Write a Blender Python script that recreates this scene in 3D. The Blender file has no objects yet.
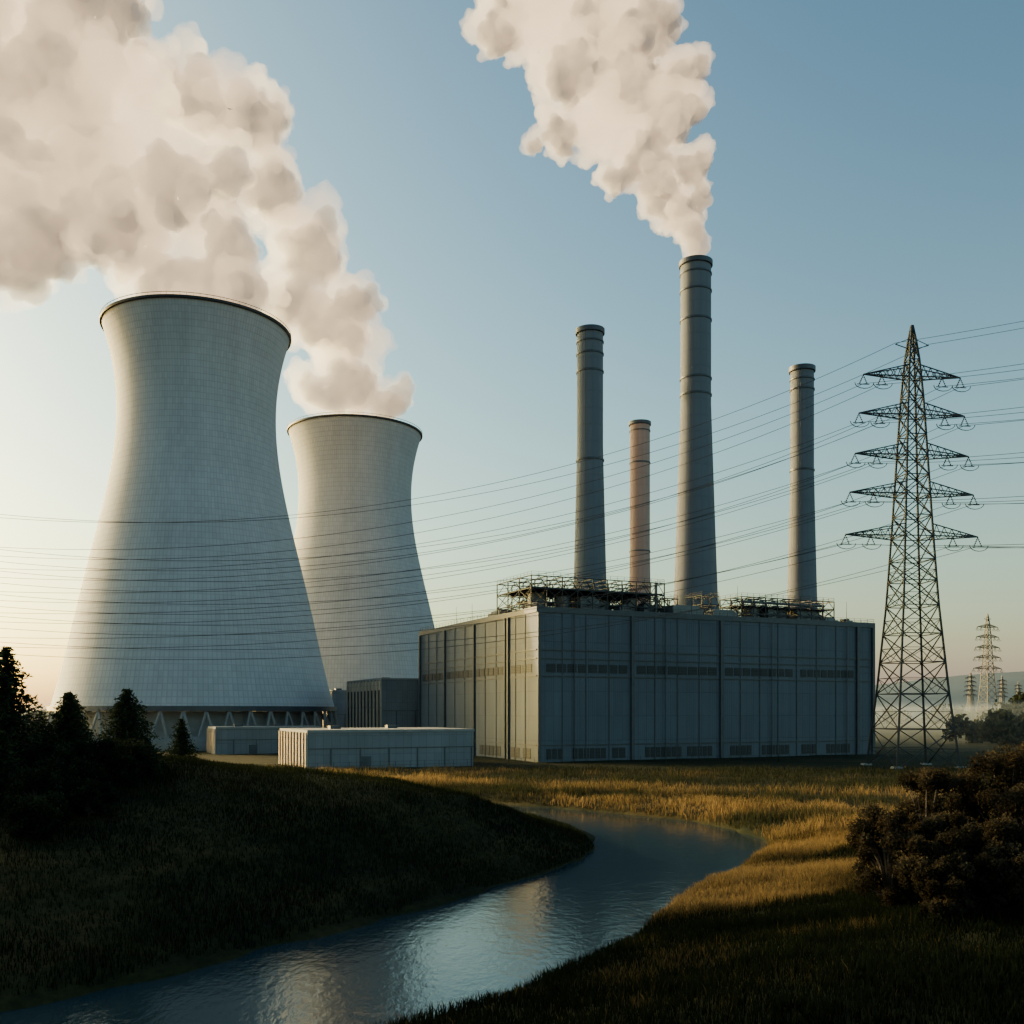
import bpy, math, random
import numpy as np
from mathutils import Vector, Matrix
random.seed(7); rng=np.random.default_rng(7)
scene=bpy.context.scene
COL=scene.collection
R=math.radians

# ------------------------------------------------------------------ helpers
class MB:
    def __init__(s): s.v=[]; s.f=[]
    def add(s,vs,fs):
        o=len(s.v); s.v+= [tuple(p) for p in vs]; s.f+=[tuple(i+o for i in f) for f in fs]
    def box(s,x0,x1,y0,y1,z0,z1):
        s.add([(x0,y0,z0),(x1,y0,z0),(x1,y1,z0),(x0,y1,z0),(x0,y0,z1),(x1,y0,z1),(x1,y1,z1),(x0,y1,z1)],
              [(0,3,2,1),(4,5,6,7),(0,1,5,4),(1,2,6,5),(2,3,7,6),(3,0,4,7)])
    def beam(s,a,b,w,n=4,w2=None):
        a=Vector(a); b=Vector(b); d=b-a
        if d.length<1e-6: return
        d.normalize(); up=Vector((0,0,1)) if abs(d.z)<.95 else Vector((1,0,0))
        p=d.cross(up).normalized(); q=d.cross(p).normalized()
        if w2 is None: w2=w
        vs=[]
        for c,ww in ((a,w),(b,w2)):
            for i in range(n):
                t=2*math.pi*(i+.5)/n; vs.append(c+p*math.cos(t)*ww*.5+q*math.sin(t)*ww*.5)
        fs=[(i,(i+1)%n,n+(i+1)%n,n+i) for i in range(n)]
        fs+=[tuple(range(n-1,-1,-1)),tuple(range(n,2*n))]
        s.add(vs,fs)
    def lathe(s,prof,n=48,c=(0,0,0),close=False):
        vs=[];fs=[]
        for r,z in prof:
            for i in range(n):
                t=2*math.pi*i/n; vs.append((c[0]+r*math.cos(t),c[1]+r*math.sin(t),c[2]+z))
        m=len(prof)
        for j in range(m-1):
            for i in range(n):
                fs.append((j*n+i,j*n+(i+1)%n,(j+1)*n+(i+1)%n,(j+1)*n+i))
        if close:
            fs.append(tuple(range(n-1,-1,-1))); fs.append(tuple((m-1)*n+i for i in range(n)))
        s.add(vs,fs)
    def obj(s,name,mat=None,parent=None,smooth=False):
        me=bpy.data.meshes.new(name); me.from_pydata(s.v,[],s.f); me.update()
        if smooth: me.shade_smooth() if hasattr(me,'shade_smooth') else None
        o=bpy.data.objects.new(name,me); COL.objects.link(o)
        if mat: me.materials.append(mat)
        if parent: o.parent=parent
        return o
def empty(name,loc=(0,0,0),rot=0):
    e=bpy.data.objects.new(name,None); e.location=loc; e.rotation_euler=(0,0,rot); COL.objects.link(e); return e
def fastmesh(name,verts,faces_flat,k,mat=None,cols=None,parent=None):
    me=bpy.data.meshes.new(name); nv=len(verts); nf=len(faces_flat)//k
    me.vertices.add(nv); me.vertices.foreach_set('co',np.asarray(verts,dtype=np.float32).ravel())
    me.loops.add(nf*k); me.loops.foreach_set('vertex_index',np.asarray(faces_flat,dtype=np.int32))
    me.polygons.add(nf); me.polygons.foreach_set('loop_start',np.arange(0,nf*k,k,dtype=np.int32))
    try: me.polygons.foreach_set('loop_total',np.full(nf,k,dtype=np.int32))
    except Exception: pass
    me.update(calc_edges=True)
    if cols is not None:
        a=me.color_attributes.new('tint','FLOAT_COLOR','POINT'); a.data.foreach_set('color',np.asarray(cols,dtype=np.float32).ravel())
    if mat: me.materials.append(mat)
    o=bpy.data.objects.new(name,me); COL.objects.link(o)
    if parent: o.parent=parent
    return o

# ------------------------------------------------------------------ materials
def newmat(name):
    m=bpy.data.materials.new(name); m.use_nodes=True; nt=m.node_tree
    b=nt.nodes['Principled BSDF']; return m,nt,b
def N(nt,t,**kw):
    n=nt.nodes.new(t)
    for k,v in kw.items(): setattr(n,k,v)
    return n
def math_(nt,op,a,b=None,c=None):
    n=nt.nodes.new('ShaderNodeMath'); n.operation=op
    for i,x in enumerate((a,b,c)):
        if x is None: continue
        if isinstance(x,(int,float)): n.inputs[i].default_value=x
        else: nt.links.new(x,n.inputs[i])
    return n.outputs[0]
def ramp(nt,fac,stops):
    r=nt.nodes.new('ShaderNodeValToRGB'); e=r.color_ramp.elements
    while len(e)<len(stops): e.new(.5)
    for i,(p,c) in enumerate(stops):
        e[i].position=p; e[i].color=(*c,1)
    nt.links.new(fac,r.inputs[0]); return r.outputs[0]
def noise(nt,vec,scale,detail=5,rough=.6):
    n=nt.nodes.new('ShaderNodeTexNoise'); n.inputs['Scale'].default_value=scale; n.inputs['Detail'].default_value=detail
    n.inputs['Roughness'].default_value=rough
    if vec is not None: nt.links.new(vec,n.inputs['Vector'])
    return n.outputs['Fac']
def mapping(nt,vec,scale):
    m=nt.nodes.new('ShaderNodeMapping'); m.inputs['Scale'].default_value=scale; nt.links.new(vec,m.inputs['Vector']); return m.outputs[0]
def mixc(nt,f,a,b,mode='MIX'):
    m=nt.nodes.new('ShaderNodeMix'); m.data_type='RGBA'; m.blend_type=mode
    for s,x in ((m.inputs[0],f),(m.inputs[6],a),(m.inputs[7],b)):
        if isinstance(x,(int,float)): s.default_value=x
        elif isinstance(x,tuple): s.default_value=(*x,1)
        else: nt.links.new(x,s)
    return m.outputs[2]
def bump(nt,b,h,strength=.3,dist=.1):
    n=nt.nodes.new('ShaderNodeBump'); n.inputs['Strength'].default_value=strength; n.inputs['Distance'].default_value=dist
    nt.links.new(h,n.inputs['Height']); nt.links.new(n.outputs[0],b.inputs['Normal'])
def simple(name,c,rough=.7,metal=0,var=.25,scale=.5):
    m,nt,b=newmat(name); tc=N(nt,'ShaderNodeTexCoord').outputs['Object']
    f=noise(nt,tc,scale)
    lo=tuple(x*(1-var) for x in c); hi=tuple(min(1,x*(1+var)) for x in c)
    nt.links.new(ramp(nt,f,[(.3,lo),(.7,hi)]),b.inputs['Base Color'])
    b.inputs['Roughness'].default_value=rough; b.inputs['Metallic'].default_value=metal
    return m
def concrete_shell(name,c,nang,zs,cellv=.12,linev=.2):
    m,nt,b=newmat(name); tc=N(nt,'ShaderNodeTexCoord').outputs['Object']
    sp=N(nt,'ShaderNodeSeparateXYZ'); nt.links.new(tc,sp.inputs[0])
    ang=math_(nt,'ARCTAN2',sp.outputs[1],sp.outputs[0])
    fa=math_(nt,'FRACT',math_(nt,'MULTIPLY',math_(nt,'ADD',ang,10),nang/(2*math.pi)))
    fz=math_(nt,'FRACT',math_(nt,'DIVIDE',sp.outputs[2],zs))
    la=math_(nt,'LESS_THAN',fa,.22); lz=math_(nt,'LESS_THAN',fz,.14)
    line=math_(nt,'MAXIMUM',la,lz)
    cell=N(nt,'ShaderNodeTexWhiteNoise',noise_dimensions='2D')
    cb=N(nt,'ShaderNodeCombineXYZ')
    nt.links.new(math_(nt,'FLOOR',math_(nt,'MULTIPLY',math_(nt,'ADD',ang,10),nang/(2*math.pi))),cb.inputs[0])
    nt.links.new(math_(nt,'FLOOR',math_(nt,'DIVIDE',sp.outputs[2],zs)),cb.inputs[1])
    nt.links.new(cb.outputs[0],cell.inputs['Vector'])
    st=noise(nt,mapping(nt,tc,(.12,.12,.012)),1,6,.65)
    big=noise(nt,tc,.03,4)
    col=ramp(nt,st,[(.25,tuple(x*.78 for x in c)),(.55,c),(.8,tuple(x*1.12 for x in c))])
    col=mixc(nt,.5,col,ramp(nt,big,[(.35,tuple(x*.85 for x in c)),(.65,tuple(x*1.1 for x in c))]))
    v=math_(nt,'MULTIPLY_ADD',cell.outputs['Value'],cellv,1-cellv*.6)
    v=math_(nt,'MULTIPLY',v,math_(nt,'MULTIPLY_ADD',line,-linev,1))
    cc=N(nt,'ShaderNodeCombineColor'); [nt.links.new(v,cc.inputs[i]) for i in range(3)]
    nt.links.new(mixc(nt,1.0,col,cc.outputs[0],'MULTIPLY'),b.inputs['Base Color'])
    b.inputs['Roughness'].default_value=.75
    bump(nt,b,line,.6,.25)
    return m
def cladding(name,c,pw=3.0,ph=7.5,rough=.5):
    m,nt,b=newmat(name); tc=N(nt,'ShaderNodeTexCoord').outputs['Object']
    sp=N(nt,'ShaderNodeSeparateXYZ'); nt.links.new(tc,sp.inputs[0])
    xy=math_(nt,'ADD',math_(nt,'ADD',sp.outputs[0],sp.outputs[1]),.4)
    ux=math_(nt,'DIVIDE',xy,pw); uz=math_(nt,'DIVIDE',math_(nt,'ADD',sp.outputs[2],1.3),ph)
    lx=math_(nt,'LESS_THAN',math_(nt,'FRACT',ux),.05); lz=math_(nt,'LESS_THAN',math_(nt,'FRACT',uz),.02)
    line=math_(nt,'MAXIMUM',lx,lz)
    cb=N(nt,'ShaderNodeCombineXYZ'); nt.links.new(math_(nt,'FLOOR',ux),cb.inputs[0]); nt.links.new(math_(nt,'FLOOR',uz),cb.inputs[1])
    wn=N(nt,'ShaderNodeTexWhiteNoise',noise_dimensions='2D'); nt.links.new(cb.outputs[0],wn.inputs['Vector'])
    st=noise(nt,mapping(nt,tc,(.5,.5,.035)),1,6,.7)
    big=noise(nt,tc,.05,5)
    col=ramp(nt,st,[(.25,tuple(x*.72 for x in c)),(.6,c),(.8,tuple(x*1.15 for x in c))])
    col=mixc(nt,.45,col,ramp(nt,big,[(.35,tuple(x*.75 for x in c)),(.65,tuple(x*1.2 for x in c))]))
    v=math_(nt,'MULTIPLY_ADD',wn.outputs['Value'],.14,.9)
    v=math_(nt,'MULTIPLY',v,math_(nt,'MULTIPLY_ADD',line,-.35,1))
    cc=N(nt,'ShaderNodeCombineColor'); [nt.links.new(v,cc.inputs[i]) for i in range(3)]
    nt.links.new(mixc(nt,1.0,col,cc.outputs[0],'MULTIPLY'),b.inputs['Base Color'])
    b.inputs['Roughness'].default_value=rough; b.inputs['Metallic'].default_value=.0
    rib=math_(nt,'SINE',math_(nt,'MULTIPLY',xy,2*math.pi/.75))
    bump(nt,b,math_(nt,'SUBTRACT',math_(nt,'MULTIPLY',rib,.25),line),.5,.08)
    return m
M_tower=concrete_shell('tower_concrete',(.41,.415,.425),190,2.6,.1,.16)
M_chim=concrete_shell('chimney_concrete',(.135,.15,.17),14,6.0,.04,.06)
M_chim2=concrete_shell('chimney_brick_tone',(.42,.27,.22),14,6.0,.04,.06)
M_clad=cladding('blue_grey_cladding',(.075,.096,.122),rough=.6)
M_clad2=cladding('pale_cladding',(.15,.165,.18),2.2,5)
M_sunlit_beige=cladding('sunlit_beige_cladding',(.5,.40,.30),2.0,9)  # warm sunlight painted into the colour of the annexes' left sides
M_trim=simple('trim_metal',(.042,.050,.062),.5)
M_dark=simple('dark_louvre',(.010,.011,.014),.6)
M_steel=simple('dark_steel',(.02,.02,.022),.55,.3)
M_galv=simple('galvanised_steel',(.02,.021,.024),.55,.3)
M_roof=simple('roof_membrane',(.07,.07,.075),.85)
M_conc=simple('plain_concrete',(.22,.22,.215),.85,0,.2,.2)
M_tank=simple('tank_metal',(.10,.11,.12),.4,.2)
M_wire=simple('wire',(.02,.02,.022),.5,.3)
M_insul=simple('insulator_ceramic',(.04,.03,.03),.3)
M_bark=simple('bark',(.06,.045,.035),.95,0,.4,3)

def foliage_mat(name,c,c2,trans=.25):
    m=bpy.data.materials.new(name); m.use_nodes=True; nt=m.node_tree; nt.nodes.clear()
    out=N(nt,'ShaderNodeOutputMaterial'); at=N(nt,'ShaderNodeAttribute',attribute_name='tint')
    g=N(nt,'ShaderNodeNewGeometry')
    col=ramp(nt,noise(nt,g.outputs['Position'],.6,3),[(.3,c),(.7,c2)])
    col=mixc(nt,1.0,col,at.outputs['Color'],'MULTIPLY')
    d=N(nt,'ShaderNodeBsdfDiffuse'); t=N(nt,'ShaderNodeBsdfTranslucent'); mx=N(nt,'ShaderNodeMixShader'); mx.inputs[0].default_value=trans
    nt.links.new(col,d.inputs[0]); nt.links.new(col,t.inputs[0]); nt.links.new(d.outputs[0],mx.inputs[1]); nt.links.new(t.outputs[0],mx.inputs[2])
    nt.links.new(mx.outputs[0],out.inputs[0]); return m
M_needle=foliage_mat('pine_needles',(.016,.025,.013),(.032,.042,.02))
M_leaf=foliage_mat('shrub_leaves',(.028,.027,.018),(.06,.044,.026),.35)
M_grass=foliage_mat('grass_blades',(.9,.9,.9),(1.0,1.0,1.0),.4)

# ------------------------------------------------------------------ sun + sky
AZ=-57.5; EL=14
s=Vector((math.sin(R(AZ))*math.cos(R(EL)),math.cos(R(AZ))*math.cos(R(EL)),math.sin(R(EL))))
sun=bpy.data.lights.new('sun','SUN'); sun.energy=5; sun.angle=R(.5); sun.color=(1,.74,.44)
so=bpy.data.objects.new('sun',sun); so.rotation_euler=(-s).to_track_quat('-Z','Y').to_euler(); so.location=(-300,200,200); COL.objects.link(so)
w=bpy.data.worlds.new('World'); scene.world=w; w.use_nodes=True; nt=w.node_tree
bg=nt.nodes['Background']; sky=N(nt,'ShaderNodeTexSky',sky_type='NISHITA'); sky.sun_disc=False
sky.sun_elevation=R(EL); sky.sun_rotation=R(AZ); sky.air_density=1.2; sky.dust_density=3.0; sky.ozone_density=1.8; sky.altitude=0
gm=N(nt,'ShaderNodeGamma'); gm.inputs[1].default_value=1.6
nt.links.new(mixc(nt,1.0,sky.outputs[0],(.162,.202,.194),'MULTIPLY'),gm.inputs[0])
graded=mixc(nt,1.0,gm.outputs[0],(24.0,19.8,17.0),'MULTIPLY')
# thin cream haze layer hugging the horizon
tc=N(nt,'ShaderNodeTexCoord'); sp=N(nt,'ShaderNodeSeparateXYZ'); nt.links.new(tc.outputs['Generated'],sp.inputs[0])
hz=math_(nt,'EXPONENT',math_(nt,'MULTIPLY',math_(nt,'ABSOLUTE',sp.outputs[2]),-7.5))
cc=N(nt,'ShaderNodeCombineColor'); [nt.links.new(math_(nt,'MULTIPLY',hz,k),cc.inputs[i]) for i,k in enumerate((4.6,3.4,3.3))]
nt.links.new(mixc(nt,1.0,graded,cc.outputs[0],'ADD'),bg.inputs[0]); bg.inputs[1].default_value=.10

# ------------------------------------------------------------------ camera
cam=bpy.data.cameras.new('camera'); cam.sensor_width=36; cam.lens=36*1000/1024; cam.shift_y=200/1024; cam.clip_end=30000; cam.clip_start=.5
co=bpy.data.objects.new('camera',cam); co.location=(0,0,15); co.rotation_euler=(R(90),0,0); COL.objects.link(co); scene.camera=co

# ------------------------------------------------------------------ terrain
LB=[(-90,25),(-50,44),(-27.9,54.5),(-20.3,65.2),(-9.1,81.3),(5,104.4),(10.8,119.6),(11.3,134),(5,150),(-10,166),(-40,188),(-90,213),(-220,240)]
RB=[(-220,255),(-90,228),(-38,204),(-4,182),(11,168),(23,157),(31,142),(33,124),(21,98),(14,85.5),(8,70.8),(1.6,59.3),(-6,50),(-22,36),(-60,10)]
def smooth_poly(p):
    p=[np.array(q,float) for q in p]
    for _ in range(2):
        q=[p[0]]
        for a,b in zip(p[:-1],p[1:]): q+= [a*.75+b*.25,a*.25+b*.75]
        q.append(p[-1]); p=q
    return p
poly=np.array(smooth_poly(LB)+smooth_poly(RB))
def sdist(x,y):
    sh=x.shape; x=x.ravel(); y=y.ravel(); d=np.full(x.shape,1e9); ins=np.zeros(x.shape,bool)
    n=len(poly)
    for i in range(n):
        a=poly[i]; b=poly[(i+1)%n]; ab=b-a; L=ab@ab
        t=np.clip(((x-a[0])*ab[0]+(y-a[1])*ab[1])/L,0,1)
        d=np.minimum(d,np.hypot(x-a[0]-t*ab[0],y-a[1]-t*ab[1]))
        c=((a[1]>y)!=(b[1]>y))
        with np.errstate(divide='ignore',invalid='ignore'):
            xi=(b[0]-a[0])*(y-a[1])/(b[1]-a[1]+1e-12)+a[0]
        ins^=(c&(x<xi))
    return np.where(ins,-d,d).reshape(sh)
def vnoise(x,y,sc,seed):
    x=x/sc;y=y/sc; xi=np.floor(x);yi=np.floor(y);fx=x-xi;fy=y-yi
    def h(a,b): v=np.sin(a*127.1+b*311.7+seed*17.3)*43758.5453; return v-np.floor(v)
    fx=fx*fx*(3-2*fx);fy=fy*fy*(3-2*fy)
    return (h(xi,yi)*(1-fx)+h(xi+1,yi)*fx)*(1-fy)+(h(xi,yi+1)*(1-fx)+h(xi+1,yi+1)*fx)*fy-.5
def sst(a,b,x): t=np.clip((x-a)/(b-a),0,1); return t*t*(3-2*t)
def G(x,y,cx,cy,a,sx,sy): return a*np.exp(-.5*((x-cx)/sx)**2-.5*((y-cy)/sy)**2)
def height(x,y,sd=None):
    x=np.asarray(x,float);y=np.asarray(y,float)
    if sd is None: sd=sdist(x,y)
    sdw=sd+vnoise(x,y,3.5,1)*1.2*(np.abs(sd)<12)+vnoise(x,y,9,5)*1.5*(np.abs(sd)<12)
    z=np.where(sdw<0,-1.5+np.maximum(sdw*.5,-2),-1.5+1.5*(1-np.exp(-np.maximum(sdw,0)/2.0)))
    hill=G(x,y,-42,104,8,22,24)+G(x,y,-12,116,3.6,14,12)+G(x,y,-118,112,34,32,36)+G(x,y,48,62,3.0,20,16)+G(x,y,24,50,1.6,16,9)+G(x,y,50,112,1.8,18,12)  # tallest bump lies out of frame, added to cast shade on the foreground
    z=z+hill*sst(0,16,sdw)
    near=(np.hypot(x,y)<400)
    z=z+near*sst(0,8,sdw)*(vnoise(x,y,14,2)*.8+vnoise(x,y,5,3)*.35+vnoise(x,y,1.7,4)*.14)*np.where(y>230,.3,1)
    return z
def axis(segs):
    out=[segs[0][0]]
    for a,b,st in segs:
        n=max(1,int(round(abs(b-a)/st))); out+=list(np.linspace(a,b,n+1)[1:])
    return np.array(out)
xs=axis([(-9000,-3000,1500),(-3000,-600,300),(-600,-200,40),(-200,-70,5),(-70,80,.8),(80,200,5),(200,600,40),(600,3000,300),(3000,9000,1500)])
ys=axis([(-1500,-200,130),(-200,20,15),(20,40,2),(40,175,.8),(175,260,2),(260,600,15),(600,3000,200),(3000,12000,1500)])
X,Y=np.meshgrid(xs,ys); SD=sdist(X,Y); Z=height(X,Y,SD)
nx=len(xs); ny=len(ys)
V=np.stack([X,Y,Z],-1).reshape(-1,3)
idx=np.arange(nx*ny).reshape(ny,nx)
F=np.stack([idx[:-1,:-1],idx[:-1,1:],idx[1:,1:],idx[1:,:-1]],-1).reshape(-1)
m,nt,b=newmat('ground_grass'); g=N(nt,'ShaderNodeNewGeometry').outputs['Position']
n1=noise(nt,g,.035,6); n2=noise(nt,g,1.3,6,.7); n3=noise(nt,mapping(nt,g,(.01,.06,1)),1,4)
c1=ramp(nt,n1,[(.35,(.014,.019,.009)),(.5,(.024,.027,.012)),(.7,(.055,.045,.02))])
c2=ramp(nt,n2,[(.3,(.45,.45,.45)),(.7,(1.25,1.2,1.1))])
c3=ramp(nt,n3,[(.4,(.7,.8,.75)),(.65,(1.35,1.15,.95))])
nt.links.new(mixc(nt,1,mixc(nt,1,c1,c2,'MULTIPLY'),c3,'MULTIPLY'),b.inputs['Base Color'])
b.inputs['Roughness'].default_value=1; b.inputs['Specular IOR Level'].default_value=.1; bump(nt,b,n2,.8,.25)
ter=fastmesh('ground',V,F,4,m); ter.data.shade_smooth()

# water
m,nt,b=newmat('river_water'); g=N(nt,'ShaderNodeNewGeometry').outputs['Position']
b.inputs['Base Color'].default_value=(.014,.03,.04,1); b.inputs['Roughness'].default_value=.05; b.inputs['IOR'].default_value=1.34
h=math_(nt,'ADD',noise(nt,mapping(nt,g,(1.0,.5,1)),1.8,5,.62),math_(nt,'MULTIPLY',noise(nt,g,.3,3),1.0))
bump(nt,b,h,.26,.12)
wm=MB(); wm.add([(-260,0,-1.5),(90,0,-1.5),(90,270,-1.5),(-260,270,-1.5)],[(0,1,2,3)]); wm.obj('river_water',m)

# grass -------------------------------------------------------------
def grass(name,n,xr,yr,keep,hmin,hmax,wid,cols,seed,bias=None,tuss=.8):
    r=np.random.default_rng(seed)
    x=r.uniform(*xr,n);y=r.uniform(*yr,n); sd=sdist(x,y)
    k=keep(x,y,sd,r)&(sd>.2); x=x[k];y=y[k];sd=sd[k]; z=height(x,y,sd)
    ok=z>-1.45; x=x[ok];y=y[ok];z=z[ok]; n=len(x)
    cl=vnoise(x,y,2.2,11)+vnoise(x,y,6,12)+.1
    hh=r.uniform(hmin,hmax,n)*np.maximum(.25,1+tuss*cl); a=r.uniform(0,2*np.pi,n); ww=wid*r.uniform(.6,1.3,n)
    la=r.uniform(0,2*np.pi,n); ll=hh*r.uniform(.1,.55,n)
    dx=np.cos(a)*ww*.5; dy=np.sin(a)*ww*.5
    ox=np.cos(la)*ll; oy=np.sin(la)*ll
    P=np.zeros((n,5,3))
    P[:,0]=np.stack([x-dx,y-dy,z-.08],-1);P[:,1]=np.stack([x+dx,y+dy,z-.08],-1)
    P[:,2]=np.stack([x+dx*.8+ox*.35,y+dy*.8+oy*.35,z+hh*.6],-1);P[:,3]=np.stack([x-dx*.8+ox*.35,y-dy*.8+oy*.35,z+hh*.6],-1)
    P[:,4]=np.stack([x+ox,y+oy,z+hh],-1)
    i=np.arange(n)[:,None]*5
    F=np.concatenate([i+[0,1,2],i+[0,2,3],i+[3,2,4]],1).reshape(-1)
    cols=np.array(cols); t=.5+1.1*vnoise(x,y,10,21)+.6*vnoise(x,y,3,22)+r.normal(0,.18,n)
    if bias is not None: t=t+bias(x,y)
    t=np.clip(t,0,1)[:,None]
    c=cols[0]*(1-t)+cols[1]*t; c=c*r.uniform(.7,1.3,(n,1))
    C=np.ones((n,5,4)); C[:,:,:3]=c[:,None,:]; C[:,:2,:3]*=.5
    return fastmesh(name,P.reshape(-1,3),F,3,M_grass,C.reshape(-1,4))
G1=[(.008,.013,.006),(.018,.023,.010)]; G2=[(.03,.034,.017),(.25,.165,.07)]; G3=[(.008,.012,.006),(.21,.14,.058)]
grass('grass',230000,(-62,12),(48,190),lambda x,y,sd,r:(x>-.56*y-4)&(x<np.interp(y,[48,65,81,104,120,150,188],[-27,-20,-9,5,11,5,-38])),.25,.6,.06,G1,1)
grass('grass',260000,(-12,62),(42,122),lambda x,y,sd,r:(x<.56*y+5)&(x>np.interp(y,[42,50,59,71,85,98,124],[-18,-9,-1,6,12,18,30])),.3,.75,.06,G3,2,lambda x,y:-.9+1.25*sst(68,86,y-.12*x)+.5*np.sin(y*.33+x*.06)*sst(70,90,y))  # bias paints the shaded foreground and sunlit streaks into the blade colour
grass('grass',240000,(-95,135),(120,262),lambda x,y,sd,r:(x<.56*y+5)&(x>-.3*y)&((sd<26)|(r.random(len(x))<.3))&(x>np.interp(y,[120,142,159,170,184,204,228],[29,27,19,8,-6,-38,-90])),.5,1.2,.11,G2,3,lambda x,y:.0-.9*sst(184,210,y+.1*x)*sst(-20,15,x)+.45*np.sin(y*.16+x*.05),1.3)  # bias: dark green field strip, plus light streaks painted into the blade colour

# ------------------------------------------------------------------ trees
def tri_cloud(name,pts,dirs,L,Wd,cols,mat,parent,up=None):
    n=len(pts); r=np.random.default_rng(n)
    d=dirs/np.linalg.norm(dirs,axis=1,keepdims=True); q=r.normal(size=(n,3)); q=np.cross(d,q); q/=np.linalg.norm(q,axis=1,keepdims=True)
    L=L[:,None];Wd=Wd[:,None]
    P=np.stack([pts-d*L*.5,pts+q*Wd*.5,pts+d*L*.5,pts-q*Wd*.5],1)
    F=(np.arange(n)[:,None]*4+[0,1,2,3]).reshape(-1)
    C=np.ones((n,4,4));C[:,:,:3]=cols[:,None,None] if cols.ndim==1 else cols[:,None,:]
    return fastmesh(name,P.reshape(-1,3),F,4,mat,C.reshape(-1,4),parent)
def pine(h,Rr,seed,base=.08,dens=1.0):
    r=np.random.default_rng(seed); tr=MB(); tr.beam((0,0,-.6),(0,0,h*.97),.035*h,7,.02)
    pts=[];ds=[];Ls=[];cs=[]
    z=h*base
    while z<h*.985:
        t=(z/h-base)/(1-base); rad=Rr*(1-t)**.8*r.uniform(.78,1.1)+.12
        nb=int(r.integers(8,12)); a0=r.uniform(0,6.28)
        for k in range(nb):
            a=a0+6.283*k/nb+r.normal(0,.2); l=rad*r.uniform(.6,1.15); 
            if r.random()<.1: l*=.5
            droop=-.3+.55*t; dirv=np.array([math.cos(a),math.sin(a),0])
            end=dirv*l+np.array([0,0,droop*l]); tr.beam((0,0,z),(end[0],end[1],z+end[2]),.02+.02*l,3,.01)
            m_=int(max(5,l*12*dens))
            for j in range(m_):
                f=(j+.6)/m_; p=end*f+np.array([0,0,z+ .12*l*math.sin(f*3.1)])+r.normal(0,.05+.08*l*f,3)*[1,1,.6]
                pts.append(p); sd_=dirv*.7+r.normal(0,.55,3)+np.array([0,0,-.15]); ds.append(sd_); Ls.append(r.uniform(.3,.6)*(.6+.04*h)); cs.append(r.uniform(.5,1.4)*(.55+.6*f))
        z+=r.uniform(.2,.32)*max(.6,h/12)
    return tr,np.array(pts),np.array(ds),np.array(Ls),np.array(cs)
def place_pine(name,x,y,h,Rr,seed,base=.08,sink=.2):
    z=float(height(np.array([x]),np.array([y]))[0]); e=empty(name,(x,y,z-sink),random.uniform(0,6))
    tr,p,d,L,c=pine(h,Rr,seed,base); tr.obj('trunk_and_branches',M_bark,e)
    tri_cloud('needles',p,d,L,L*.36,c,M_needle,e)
def shrub(name,x,y,h,Rr,seed,mat,leaf=.2,n=7000,sink=.1):
    r=np.random.default_rng(seed); z=float(height(np.array([x]),np.array([y]))[0]); e=empty(name,(x,y,z-sink))
    tr=MB(); cl=[]
    tr.beam((0,0,-.4),(r.normal(0,.1),r.normal(0,.1),h*.4),.05*h,7,.03*h)
    nl=int(26+h*3)
    for i in range(nl):
        a=r.uniform(0,6.28); q=r.uniform(0,1)**.5; zz=h*r.uniform(.1,.9); wid=Rr*math.sqrt(max(.08,1-((zz/h-.42)/.66)**2))
        c=np.array([math.cos(a)*wid*q*.9,math.sin(a)*wid*q*.9,zz]); cl.append((c,r.uniform(.2,.34)*Rr))
        mid=c*np.array([.4,.4,.65]); tr.beam((0,0,h*.12),mid,.022*h,5,.014*h); tr.beam(mid,c,.014*h,4,.004*h)
    pts=[];cs=[]
    for c,rr in cl:
        k=int(n/nl); v=r.normal(size=(k,3)); v/=np.linalg.norm(v,axis=1,keepdims=True)
        rad=rr*(r.uniform(.3,1.0,k)+ (r.random(k)<.15)*r.uniform(0,.5,k)); pp=c+v*rad[:,None]; pts.append(pp)
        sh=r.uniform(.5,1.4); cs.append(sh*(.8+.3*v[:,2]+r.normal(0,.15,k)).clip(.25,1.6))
    pts=np.concatenate(pts);cs=np.concatenate(cs); ds=r.normal(size=pts.shape)
    tr.obj('trunk_and_limbs',M_bark,e)
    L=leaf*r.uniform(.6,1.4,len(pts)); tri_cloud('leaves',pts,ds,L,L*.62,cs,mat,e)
M_dleaf=foliage_mat('dark_leaves',(.014,.02,.011),(.028,.033,.016),.2)
place_pine('pine_tree',-45.5,90,12.3,4.8,1,.05); place_pine('pine_tree',-54,98,11,4.2,2,.05); place_pine('pine_tree',-38.5,100,7.9,4.4,3,.02)
place_pine('pine_tree',-47.5,108,6.0,2.8,4,.04); place_pine('pine_tree',-38.2,115.5,4.9,2.3,5,.03); place_pine('pine_tree',-35.5,97,4.0,1.9,6,.03)
place_pine('pine_tree',-43,84,6.5,3.2,8,.03); place_pine('pine_tree',-41.5,93.5,8.0,3.6,9,.03)
for i,(x,y,h_,r_) in enumerate([(-41,88,4.6,3.0),(-38.5,91,4.4,2.6),(-44,95,4.8,3.2),(-36.5,94,4.0,2.6),(-39,82,4.2,2.8),(-50,92,5.4,3.2),(-35.5,84,3.2,2.2),(-37,78,3.2,2.4)]):
    shrub('dark_shrub',x,y,h_,r_,50+i,M_dleaf,.22,8000)
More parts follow.
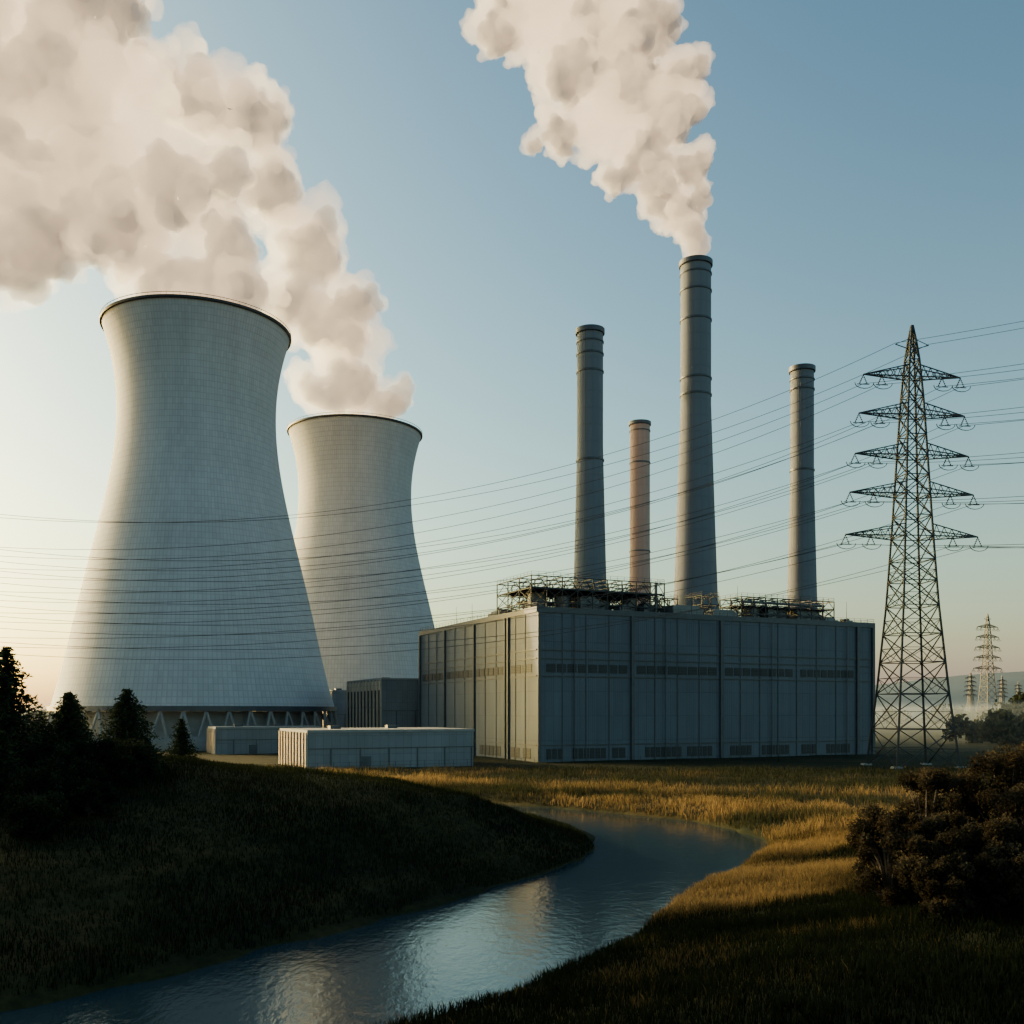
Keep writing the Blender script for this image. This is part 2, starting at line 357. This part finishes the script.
for i,(x,y,h_,r_) in enumerate([(24.9,66,7.4,2.4),(28.6,69,9.6,2.7),(32.2,73,9.4,2.7),(35.2,71,11.2,2.9),(26.0,61.5,5.4,2.1),(30.6,63,6.0,2.3),(34.2,65.5,8.0,2.5),(40,74,11.0,3.3),(28.6,66,6.8,2.1),(25.4,58.8,3.8,1.7),(29.6,60.5,4.4,1.9)]):
    shrub('shrub',x,y,h_,r_,70+i,M_leaf,.20,21000)
# out-of-view woods on the western hill, added to shade the foreground
for i in range(30):
    x=-112+random.uniform(-36,34); y=106+random.uniform(-44,46)
    if x>-.56*y-6: x=-.56*y-8-random.uniform(0,10)
    place_pine('pine_tree',x,y,random.uniform(12,19),4.2,100+i)

# distant tree line (one object)
pp=[];cc=[]
r=np.random.default_rng(5)
def woods(x0,y0,x1,y1,n,hm,rm):
    for i in range(n):
        t=r.uniform(); cx=x0+(x1-x0)*t+r.normal(0,6); cy=y0+(y1-y0)*t+r.normal(0,12); hh=hm*r.uniform(.6,1.25); rr=rm*r.uniform(.7,1.2)
        for k in range(7):
            c=np.array([cx,cy,hh*r.uniform(.25,.85)])+r.normal(0,.35,3)*[rr,rr,0]; v=r.normal(size=(60,3)); v/=np.linalg.norm(v,axis=1,keepdims=True)
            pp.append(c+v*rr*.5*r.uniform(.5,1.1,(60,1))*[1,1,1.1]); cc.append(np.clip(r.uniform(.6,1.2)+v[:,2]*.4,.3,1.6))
woods(222,460,420,560,150,14,7); woods(300,620,800,860,160,22,13); woods(-700,1100,900,1300,150,18,16); woods(-330,520,-190,560,30,12,8)
pp=np.concatenate(pp);cc=np.concatenate(cc); tri_cloud('distant_tree_line',pp,r.normal(size=pp.shape),np.full(len(pp),2.6),np.full(len(pp),1.8),cc,M_dleaf,None)

# distant hills
hb=[];hf=[]
m=simple('distant_hill_scrub',(.06,.095,.115),1,0,.3,.002)
hx=np.linspace(-6000,7000,140); rows=[(2300,0),(2600,.55),(2900,1),(3600,.9),(4400,0)]
for yy,k in rows:
    for x in hx:
        q=(np.exp(-.5*((x-1750)/800)**2)*105+26+32*vnoise(np.array(x),np.array(yy),700,3)+20*vnoise(np.array(x),np.array(yy),220,9))*k
        hb.append((x,yy,float(q)-2))
for j in range(len(rows)-1):
    for i in range(len(hx)-1):
        a=j*len(hx)+i; hf.append((a,a+1,a+1+len(hx),a+len(hx)))
mb=MB(); mb.add(hb,hf); mb.obj('distant_hills',m,None,True)

# ------------------------------------------------------------------ cooling towers
TH=184.5
prof=[(60.4,17),(56.4,33),(52.9,47),(48.8,65),(44.8,83),(40.3,103.5),(36.9,119),(34.6,133),(34.1,141.6),(34.2,150),(35.4,164),(38,177.5),(40.0,TH)]
from numpy import interp
def fineprof():
    z=[p[1] for p in prof]; rr=[p[0] for p in prof]
    c=np.polyfit(z,rr,5); zz=np.linspace(17,TH,60); return [(float(np.polyval(c,q)),float(q)) for q in zz]
FP=fineprof()
def cooling_tower(x,y):
    e=empty('cooling_tower',(x,y,0))
    mb=MB(); mb.lathe(FP,160); mb.obj('shell_outer',M_tower,e,True)
    mb=MB(); mb.lathe([(r_-1.0,z_) for r_,z_ in FP][::-1],120); mb.obj('shell_inner',M_conc,e,True)
    rt=FP[-1][0]
    mb=MB(); mb.lathe([(rt-1.3,TH),(rt+.9,TH),(rt+1.0,TH+.3),(rt+1.0,TH+1.1),(rt-1.3,TH+1.1),(rt-1.3,TH)],120); mb.obj('top_rim',M_steel,e)
    mb=MB()
    for i in range(96):
        a=2*math.pi*i/96; mb.beam(((rt+.8)*math.cos(a),(rt+.8)*math.sin(a),TH+1.1),((rt+.8)*math.cos(a),(rt+.8)*math.sin(a),TH+2.2),.12)
    mb.lathe([(rt+.7,TH+2.1),(rt+.9,TH+2.1),(rt+.9,TH+2.3),(rt+.7,TH+2.3),(rt+.7,TH+2.1)],96); mb.obj('rim_handrail',M_steel,e)
    rb=FP[0][0]
    mb=MB(); mb.lathe([(rb-1.4,15.4),(rb+1.1,15.4),(rb+1.1,17.4),(rb-1.4,17.4),(rb-1.4,15.4)],120); mb.obj('ring_beam',M_trim,e)
    mb=MB()
    for i in range(44):
        a=2*math.pi*i/44; b2=2*math.pi*(i+.5)/44; a3=2*math.pi*(i+1)/44
        for aa in (a,a3): mb.beam(((rb+3)*math.cos(aa),(rb+3)*math.sin(aa),0),(rb*math.cos(b2),rb*math.sin(b2),15.6),1.1,6)
    mb.obj('diagonal_columns',M_conc,e)
    mb=MB(); mb.lathe([(rb+5,-.5),(rb+5,5.5),(rb+4.3,5.5),(rb+4.3,-.5)],120); mb.obj('basin_wall',M_conc,e)
    mb=MB(); mb.lathe([(rb-6,0),(rb-6,15.3),(0.1,15.3)],80); mb.obj('fill_packing',M_conc,e)
    return e
cooling_tower(-141,449); cooling_tower(-96,613)

# ------------------------------------------------------------------ chimneys
def chimney(name,x,y,z0,h,rt,rb,bands,mat):
    e=empty(name,(x,y,z0)); H=h-z0
    pr=[]
    for i in range(30):
        t=i/29; rr=rb+(rt-rb)*min(1,(t/.62))**.9 if t<.62 else rt
        pr.append((rr,H*t))
    mb=MB(); mb.lathe(pr,40); mb.obj('shaft',mat,e,True)
    mb=MB()
    def rad(z): return interp(z,[p[1] for p in pr],[p[0] for p in pr])
    mb.lathe([(rt-.8,H-.2),(rt+.5,H-.2),(rt+.6,H),(rt+.6,H+1.6),(rt-.8,H+1.6),(rt-.8,H-14)],40)
    mb.lathe([(rt,H-3.4),(rt+.3,H-3.4),(rt+.3,H-2.9),(rt,H-2.9)],40)
    mb.obj('cap',M_trim,e)
    mb=MB()
    for f in bands:
        z=H*f; q=rad(z); mb.lathe([(q-.1,z-.35),(q+.3,z-.35),(q+.3,z+.25),(q-.1,z+.25)],40)
    for sx in (-.35,.35):
        for i in range(29):
            a=pr[i];b_=pr[i+1]; mb.beam((sx-a[0]*.5,-a[0]*.87-.3,a[1]),(sx-b_[0]*.5,-b_[0]*.87-.3,b_[1]),.1)
    mb.obj('bands_and_ladder',M_trim,e)
    mb=MB(); mb.lathe([(rb+1.2,-.1),(rb+1.2,6),(rb+.2,6)],32); mb.obj('plinth',M_trim,e)
ROOF=45.6
chimney('chimney_stack',68,370,ROOF-.5,179.8,5.6,8.6,[.645,.69,.85,.93],M_chim)
chimney('chimney_stack',28.1,360,ROOF-.5,151,4.7,6.4,[.57,.87,.93],M_chim)
chimney('chimney_stack',108.8,375,ROOF-.5,142.5,4.3,5.8,[.62,.93],M_chim)
chimney('chimney_stack',66.5,520,0,164,5.2,6.6,[.6,.88],M_chim2)

# ------------------------------------------------------------------ power station building
A=math.atan2(.422,.907)
B=empty('power_station_building',(7.5,300,0),A)
Wd,Ld=134,103.7
mb=MB(); mb.box(0,Wd,0,Ld,-1,ROOF); mb.obj('walls',M_clad,B)
mb=MB(); mb.box(.6,Wd-.6,.6,Ld-.6,ROOF,ROOF+.15); mb.obj('roof',M_roof,B)
mb=MB()
e_=.35
mb.box(-e_,Wd+e_,-e_,.5,ROOF-.6,ROOF+1.1); mb.box(-e_,.5,.502,Ld+e_,ROOF-.6,ROOF+1.1); mb.box(Wd-.5,Wd+e_,.502,Ld+e_,ROOF-.6,ROOF+1.1); mb.box(.502,Wd-.502,Ld-.5,Ld+e_,ROOF-.6,ROOF+1.1)
for u in (0.55,33.3,67.4,126.2,133.4): mb.box(u-.55,u+.55,-.75,-.003,0,ROOF-.61)
for u in (8.6,16.8,25,41.8,50.3,58.8,75.3,83.2,91,99,107.7,116.4): mb.box(u-.1,u+.1,-.2,-.003,0,ROOF-.61)
for v in (20,22.4,48,76,103): mb.box(-.7,-.003,v-.5,v+.5,0,ROOF-.61)
for v in (8,15,30,39,57,66.5,85,94): mb.box(-.2,-.003,v-.12,v+.12,0,ROOF-.61)
for z,t in ((33.8,.2),(31.2,.14),(25.9,.2),(5.0,.16)):
    mb.box(.01,Wd,-.32,-.003,z-t,z+t); mb.box(-.32,-.003,.01,Ld,z-t,z+t)
mb.obj('pilasters_and_trim',M_trim,B)
mb=MB(); fr=MB()
def louvre(u0,u1,z0,z1,face):
    k=max(3,int((z1-z0)/.45))
    if face=='r':
        mb.box(u0,u1,-.12,-.006,z0,z1)
        for i in range(k): fr.box(u0,u1,-.24,-.122,z0+(i+.25)*(z1-z0)/k,z0+(i+.4)*(z1-z0)/k)
    else:
        mb.box(-.12,-.006,u0,u1,z0,z1)
        for i in range(k): fr.box(-.24,-.122,u0,u1,z0+(i+.25)*(z1-z0)/k,z0+(i+.4)*(z1-z0)/k)
edges=[1.4,33.3,67.4,99,126.2]
for a,b_ in zip(edges[:-1],edges[1:]):
    n=8; st=(b_-a-3)/n
    for i in range(n):
        louvre(a+1.5+i*st+.3,a+1.5+(i+1)*st-.3,27.0,29.6,'r')
for a,b_ in ((3,19),(24,47),(49,75),(77,101)):
    n=max(4,int((b_-a)/3.8)); st=(b_-a)/n
    for i in range(n): louvre(a+i*st+.4,a+(i+1)*st-.4,27.0,29.6,'l')
for a,b_ in ((3,9),(12,24),(26,31),(38,52),(54,64),(71,80),(84,96),(101,108),(112,123)):
    n=max(2,int((b_-a)/2)); st=(b_-a)/n
    for i in range(n): louvre(a+i*st+.2,a+(i+1)*st-.2,.7,3.9,'r')
for a,b_ in ((4,10),(12,19),(26,44),(52,70),(80,98)):
    n=max(2,int((b_-a)/3)); st=(b_-a)/n
    for i in range(n): louvre(a+i*st+.3,a+(i+1)*st-.3,.7,3.9,'l')
mb.obj('louvre_openings',M_dark,B); fr.obj('louvre_blades',M_trim,B)
mb=MB()
for u in (12.5,45.5,88,121): mb.beam((u,-.55,0),(u,-.55,ROOF-.6),.3,8)
mb.obj('rain_pipes',M_trim,B)
mb=MB()
def rail(p,q,h=1.3,st=3):
    p=Vector(p);q=Vector(q); n=max(1,int((q-p).length/st))
    for i in range(n+1):
        c=p.lerp(q,i/n); mb.beam(c,c+Vector((0,0,h)),.12)
    for f in (.5,1): mb.beam(p+Vector((0,0,h*f)),q+Vector((0,0,h*f)),.1)
T=ROOF+1.1
rail((0,0,T),(Wd,0,T)); rail((0,0,T),(0,Ld,T)); rail((Wd,0,T),(Wd,Ld,T))
def steel_frame(u0,u1,v0,v1,z0,z1,nb,nd=3,w=.42):
    us=np.linspace(u0,u1,nb+1); vs=np.linspace(v0,v1,nd+1); zm=z0+(z1-z0)*.55
    for v in vs:
        for z in (z0+.3,zm,z1): mb.beam((u0,v,z),(u1,v,z),w)
        for u in us: mb.beam((u,v,ROOF),(u,v,z1),w)
        for a,b_ in zip(us[:-1],us[1:]):
            mb.beam((a,v,z0+.3),(b_,v,zm),w*.6); mb.beam((b_,v,z0+.3),(a,v,zm),w*.6); mb.beam((a,v,zm),((a+b_)/2,v,z1),w*.55); mb.beam((b_,v,zm),((a+b_)/2,v,z1),w*.55)
    for u in us:
        for z in (z0+.3,zm,z1): mb.beam((u,v0,z),(u,v1,z),w)
        for a,b_ in zip(vs[:-1],vs[1:]):
            mb.beam((u,a,z0+.3),(u,b_,zm),w*.6); mb.beam((u,b_,z0+.3),(u,a,zm),w*.6)
    for p,q in (((u0,v0),(u1,v0)),((u0,v0),(u0,v1)),((u1,v0),(u1,v1))): rail((*p,z1),(*q,z1),1.3,2.5)
steel_frame(3,52,10,36,49,57.5,9)
steel_frame(82,123,8,20,48.5,54.5,8,2)
steel_frame(56,64,20,30,48,54,2,2)
steel_frame(70,77,14,24,48,55,2,2,.35)
for u,v,h in ((60,6,10),(78,5,12),(127,6,9),(129,20,12),(125,12,6),(4,60,8),(10,90,10),(20,4,5)):
    mb.beam((u,v,ROOF),(u,v,ROOF+h),.25,5,.1)
mb.obj('roof_steelwork',M_steel,B)
mb=MB()
mb.box(3.5,51.5,10.5,35.5,53.9,54.15); mb.box(82.5,122.5,8.5,19.5,51.4,51.6)
mb.obj('platform_decks',M_roof,B)
mb=MB()
def tank(u,v,r_,h,z=ROOF): mb.lathe([(.05,h+r_*.25),(r_*.6,h+r_*.18),(r_,h),(r_,0)][::-1],24,(u,v,z)); mb.lathe([(r_+.12,h*.5),(r_+.12,h*.5+.3),(r_,h*.5+.3),(r_,h*.5)],24,(u,v,z))
tank(10,20,3.2,7.5);tank(17.5,17,2.6,6.5);tank(33,20,3.4,6);tank(43,18,2.8,7);tank(90,13,2.6,6);tank(103,14,3,5.5)
for u0,u1,v0,v1,h in ((22,29,13,20,6),(36,40,12,16,4),(46,50,13,19,5),(54,66,8,16,4.2),(69,79,6,12,3.2),(95,99,10,15,5),(108,118,10,17,5),(60,80,28,50,5),(8,14,45,55,4),(20,30,60,70,3.5),(114,120,2.5,6,1.8),(126,129,5,10,2.2)):
    mb.box(u0,u1,v0,v1,ROOF+.16,ROOF+h); mb.box(u0+.8,u1-.8,v0+.8,v1-.8,ROOF+h+.002,ROOF+h+.7)
for v in (22,24,26.5): mb.beam((6,v,50.5),(50,v,50.5),1.1,10)
mb.beam((84,11,53.2),(121,11,53.2),1.0,10); mb.beam((30,30,ROOF),(30,30,56),1.6,10); mb.beam((50,12,ROOF),(50,12,58),1.0,10)
mb.obj('roof_plant_units',M_tank,B)

def annex(name,loc,w_,l_,h_,mat_f,mat_l,ribs):
    e=empty(name,(*loc,0),A)
    mb=MB(); mb.box(0,w_,0,l_,-1,h_); mb.obj('walls',mat_f,e)
    mb=MB(); mb.box(-.3,w_+.3,-.3,l_+.3,h_+.002,h_+.7); mb.obj('roof_slab',M_conc,e)
    mb=MB(); mb.box(-.1,-.004,.3,l_-.3,.02,h_-.5); mb.obj('side_panel',mat_l,e)
    mb=MB(); gl=MB()
    st=l_/ribs
    for i in range(ribs+1):
        v=min(max(i*st,.4),l_-.4); mb.box(-.7,-.11,v-.28,v+.28,0,h_-.02)
    for i in range(ribs): gl.box(-.22,-.104,i*st+.7,(i+1)*st-.7,h_*.15,h_*.85)
    mb.obj('side_ribs',M_sunlit_beige,e); gl.obj('side_windows',M_dark,e)
    mb=MB(); mb.box(0,w_,-.2,-.004,h_*.55,h_*.55+.2)
    for u in np.arange(6,w_,8): mb.box(u-.12,u+.12,-.2,-.004,0,h_*.55-.01)
    mb.box(w_*.3,w_*.3+3,-.15,-.005,0,3.2)
    for u,v in ((w_*.2,l_*.4),(w_*.6,l_*.6)): mb.box(u,u+3,v,v+2.5,h_+.702,h_+1.6)
    mb.obj('front_details',M_trim,e)
annex('turbine_annex_building',(-53,260),46.5,33,9.6,M_clad2,M_sunlit_beige,9)
annex('switchgear_building',(-52,400),34,50,28,M_clad2,M_sunlit_beige,10)
annex('pump_house',(-105,355),38,18,9,M_clad2,M_clad2,5)
annex('service_building',(-86,480),20,24,25,M_clad2,M_clad2,6)

# ------------------------------------------------------------------ transmission towers
ARM=[(111,14.5),(100,15.8),(88.5,17),(77.5,18.5),(65.5,19.8)]
FB=9.2
def hw(z): return float(interp(z,[0,20,47,70,104,118,126],[FB,7.2,5.1,3.9,2.3,1.3,.15]))
def build_pylon(detail=True,k=1.0):
    mb=MB(); lv=[0,11,21,30,38,46,53,59,65.5,71.5,77.5,83,88.5,94.5,100,105.5,111,116,121,126]
    c=lambda z:[(sx*hw(z),sy*hw(z),z) for sx,sy in ((-1,-1),(1,-1),(1,1),(-1,1))]
    for a,b_ in zip(lv[:-1],lv[1:]):
        ca,cb=c(a),c(b_)
        for i in range(4):
            j=(i+1)%4; mb.beam(ca[i],cb[i],.66*k); mb.beam(ca[i],cb[j],.36*k); mb.beam(ca[j],cb[i],.36*k); mb.beam(cb[i],cb[j],.36*k)
            if detail and b_<60:
                m1=Vector(ca[i]).lerp(Vector(cb[i]),.5); m2=Vector(ca[j]).lerp(Vector(cb[j]),.5); mb.beam(m1,m2,.2*k)
                bm=Vector(ca[i]).lerp(Vector(ca[j]),.5); mb.beam(bm,m1,.2*k); mb.beam(bm,m2,.2*k)
    for z,L in ARM:
        for sg in (-1,1):
            tip=Vector((sg*L,0,z+.6)); h=hw(z)
            for sy in (-1,1):
                lo=Vector((sg*h,sy*h,z)); up=Vector((sg*hw(z+3.4),sy*hw(z+3.4),z+3.4))
                mb.beam(lo,tip,.42*k); mb.beam(up,tip,.38*k)
                nb=6
                for i in range(nb):
                    p=lo.lerp(tip,i/nb);q=up.lerp(tip,(i+.5)/nb);r2=lo.lerp(tip,(i+1)/nb)
                    mb.beam(p,q,.22*k);mb.beam(q,r2,.22*k)
            for i in range(6):
                f=i/6; a=Vector((sg*h,-h,z)).lerp(tip,f);b2=Vector((sg*h,h,z)).lerp(tip,f);c2=Vector((sg*h,h,z)).lerp(tip,(i+1)/6)
                mb.beam(a,b2,.2*k); mb.beam(a,c2,.2*k)
    for sg in (-1,1):
        mb.beam((0,0,119),(sg*5,0,120.5),.3*k); mb.beam((0,0,122.5),(sg*5,0,120.5),.22*k)
    ins=MB()
    for z,L in ARM:
        for sg in (-1,1):
            for f in (1,.62):
                x=sg*L*f
                for dx in (-1.2,1.2) :
                    p=Vector((x,0,z+.4)); q=Vector((x+dx,0,z-2.2))
                    for i in range(5): 
                        a=p.lerp(q,i/5);b2=p.lerp(q,(i+.55)/5); ins.beam(a,b2,.5*k,6,.3*k)
                    ins.beam(p,q,.12*k)
                ins.beam((x-1.8,0,z-2.2),(x+1.8,0,z-2.2),.3*k)
                pr_=[(x+2.8*math.cos(t),-.6,z-2.0-1.6*math.sin(t)) for t in np.linspace(0,math.pi,9)]
                for a,b2 in zip(pr_[:-1],pr_[1:]): ins.beam(a,b2,.25*k,4)
    ft=MB()
    for sx in (-1,1):
        for sy in (-1,1): ft.box(sx*FB-1.2,sx*FB+1.2,sy*FB-1.2,sy*FB+1.2,-1,.8)
    return mb,ins,ft
mb,ins,ft=build_pylon()
def pylon(loc,rot,sc=1,src=None,k=1):
    e=empty('transmission_tower',loc,rot); e.scale=(sc,sc,sc)
    for nm,me in src: 
        o=bpy.data.objects.new(nm,me); COL.objects.link(o); o.parent=e
    return e
def meshes(t):
    out=[]
    for nm,b_,mt in zip(('lattice','insulators','footings'),t,(M_galv,M_insul,M_conc)):
        me=bpy.data.meshes.new(nm); me.from_pydata(b_.v,[],b_.f); me.materials.append(mt); out.append((nm,me))
    return out
src=meshes((mb,ins,ft)); far=meshes(build_pylon(False,1.5)); far2=meshes(build_pylon(False,2.4))
SC=.965
PA,PL,PR=(110,275,-.3),(-310,245,0),(236,170,0); rots=(R(6),R(-8),R(-25))
for p,rt in zip((PA,PL,PR),rots): pylon(p,rt,SC,src)
pylon((428,900,0),R(20),.82,far); pylon((985,2010,0),R(15),.7,far2); pylon((775,1690,0),R(15),.66,far2); pylon((1210,2390,0),R(15),.7,far2)
mb=MB()
def tip(P,rt,x,z): return Vector((P[0]+SC*x*math.cos(rt),P[1]+SC*x*math.sin(rt),z*SC))
def wire(a,b_,sag,n=60,wd=.15):
    prev=None
    for i in range(n+1):
        t=i/n; p=a.lerp(b_,t); p.z-=4*sag*t*(1-t)
        if prev is not None: mb.beam(prev,p,wd,3)
        prev=p
for li,(z,L) in enumerate(ARM):
    for sg in (-1,1):
        for fi,f in enumerate((1,.62)):
            sag=49-li*5.2+sg*1.5+fi*2.6
            wire(tip(PA,rots[0],sg*L*f,z-2.4),tip(PL,rots[1],sg*L*f,z-2.4),sag)
            wire(tip(PA,rots[0],sg*L*f,z-2.4),tip(PR,rots[2],sg*L*f,z-2.4),4+li*.4+fi)
for sg in (-1,1):
    wire(tip(PA,rots[0],sg*5,120.5),tip(PL,rots[1],sg*5,120.5),52); wire(tip(PA,rots[0],sg*5,120.5),tip(PR,rots[2],sg*5,120.5),3)
mb.obj('power_lines',M_wire)

# perimeter fence
mb=MB()
pts=[(-120,250),(-60,246),(10,283),(80,300),(150,330),(210,352)]
for (ax,ay),(bx,by) in zip(pts[:-1],pts[1:]):
    n=int(math.hypot(bx-ax,by-ay)/4)
    for i in range(n+1):
        x=ax+(bx-ax)*i/n;y=ay+(by-ay)*i/n; mb.beam((x,y,-.3),(x,y,2.2),.12)
    for z in (.3,1.2,2.1): mb.beam((ax,ay,z),(bx,by,z),.06)
mb.obj('perimeter_fence',M_galv)

# ------------------------------------------------------------------ steam
import bmesh
bm=bmesh.new(); bmesh.ops.create_icosphere(bm,subdivisions=2,radius=1); bm.verts.ensure_lookup_table()
bv=[v.co.copy() for v in bm.verts]; bf=[tuple(v.index for v in f.verts) for f in bm.faces]; bm.free()
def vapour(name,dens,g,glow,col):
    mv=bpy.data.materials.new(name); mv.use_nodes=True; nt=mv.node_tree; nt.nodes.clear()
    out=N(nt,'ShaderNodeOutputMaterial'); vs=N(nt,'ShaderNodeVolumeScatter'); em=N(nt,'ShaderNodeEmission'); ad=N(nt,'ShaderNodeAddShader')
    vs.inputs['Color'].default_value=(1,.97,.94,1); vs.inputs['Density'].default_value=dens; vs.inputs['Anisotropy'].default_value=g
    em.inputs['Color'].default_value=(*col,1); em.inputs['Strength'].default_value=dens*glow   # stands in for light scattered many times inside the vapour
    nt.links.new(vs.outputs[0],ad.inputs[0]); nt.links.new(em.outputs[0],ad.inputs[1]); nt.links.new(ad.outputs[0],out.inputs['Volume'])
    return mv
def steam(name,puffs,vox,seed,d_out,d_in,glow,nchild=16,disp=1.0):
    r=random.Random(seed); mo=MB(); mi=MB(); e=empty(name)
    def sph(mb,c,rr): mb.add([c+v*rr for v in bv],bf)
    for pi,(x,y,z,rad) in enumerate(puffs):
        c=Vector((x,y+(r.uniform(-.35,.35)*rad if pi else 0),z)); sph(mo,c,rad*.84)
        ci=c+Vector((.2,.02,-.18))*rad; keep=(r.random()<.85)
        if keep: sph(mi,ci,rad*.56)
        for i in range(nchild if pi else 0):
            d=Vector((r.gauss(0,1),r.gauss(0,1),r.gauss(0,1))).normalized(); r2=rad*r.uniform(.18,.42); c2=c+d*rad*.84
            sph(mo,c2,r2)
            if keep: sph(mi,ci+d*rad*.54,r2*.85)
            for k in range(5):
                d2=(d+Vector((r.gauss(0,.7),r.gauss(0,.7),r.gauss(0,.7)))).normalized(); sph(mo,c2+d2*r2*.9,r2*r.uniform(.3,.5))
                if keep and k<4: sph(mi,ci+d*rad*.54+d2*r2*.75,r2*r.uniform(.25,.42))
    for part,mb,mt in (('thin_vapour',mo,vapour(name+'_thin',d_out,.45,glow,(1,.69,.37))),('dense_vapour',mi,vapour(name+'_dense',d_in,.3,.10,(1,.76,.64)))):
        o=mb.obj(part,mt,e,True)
        rm=o.modifiers.new('merge','REMESH'); rm.mode='VOXEL'; rm.voxel_size=vox
        for sz,st in ((vox*9,vox*3.6*disp),(vox*3.2,vox*3.0*disp)):
            tx=bpy.data.textures.new('billow','CLOUDS'); tx.noise_scale=sz; tx.noise_depth=4
            dm=o.modifiers.new('billow','DISPLACE'); dm.texture=tx; dm.texture_coords='GLOBAL'; dm.strength=st; dm.mid_level=.5
    return e
S1=[(-141,449,192,22),(-138,447,212,25),(-120,447,206,17),(-160,449,212,18),(-112,446,205,12),(-156,449,255,27),(-185,449,240,27),(-203,455,276,34),(-221,449,227,25),(-230,449,258,36),(-221,449,312,36),(-180,449,294,25),(-252,449,222,27),(-257,449,290,42),(-198,449,335,32),(-266,449,335,42),(-133,449,262,15),(-128,447,228,17)]
S2=[(-96,613,194,22),(-80,613,208,15),(-103,613,218,25),(-122,613,212,16),(-71,613,206,11),(-66,613,215,7),(-113,613,257,30),(-96,613,270,17),(-88,613,240,15),(-139,613,274,25),(-130,613,304,28),(-113,613,310,15),(-151,613,341,28),(-165,613,376,28),(-149,613,387,14),(-195,613,390,30),(-222,613,402,28),(-253,613,421,34),(-271,613,445,36),(-302,613,464,42),(-191,613,335,32)]
S3=[(67.8,370,181,4.4),(67,370,187,5.2),(65,370,193,7.5),(62,370,202.6,9.5),(68.5,370,208,6.5),(53,370,210,10),(65,370,217,9.5),(47,370,223,13),(37,370,213.7,7),(57,370,238,14),(32.6,370,230,14),(17,370,231,9),(8,370,225,4.5),(40,370,249,17),(62,370,252,10),(21,370,252.5,15),(47,370,267,14),(10,370,267,15),(-6,370,265.5,10),(29,370,275,17),(-4,370,278,11),(40,370,290,16),(10,370,290,16)]
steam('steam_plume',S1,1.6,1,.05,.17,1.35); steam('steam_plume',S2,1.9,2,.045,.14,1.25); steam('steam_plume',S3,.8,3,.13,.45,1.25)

# ground mist
m=bpy.data.materials.new('mist'); m.use_nodes=True; nt=m.node_tree; nt.nodes.clear()
out=N(nt,'ShaderNodeOutputMaterial'); vs=N(nt,'ShaderNodeVolumeScatter'); vs.inputs['Density'].default_value=.0004; vs.inputs['Color'].default_value=(.8,.92,1,1); vs.inputs['Anisotropy'].default_value=.2
nt.links.new(vs.outputs[0],out.inputs['Volume'])
mb=MB(); mb.box(-1100,1100,368,1150,-6,20); mb.obj('ground_mist',m)
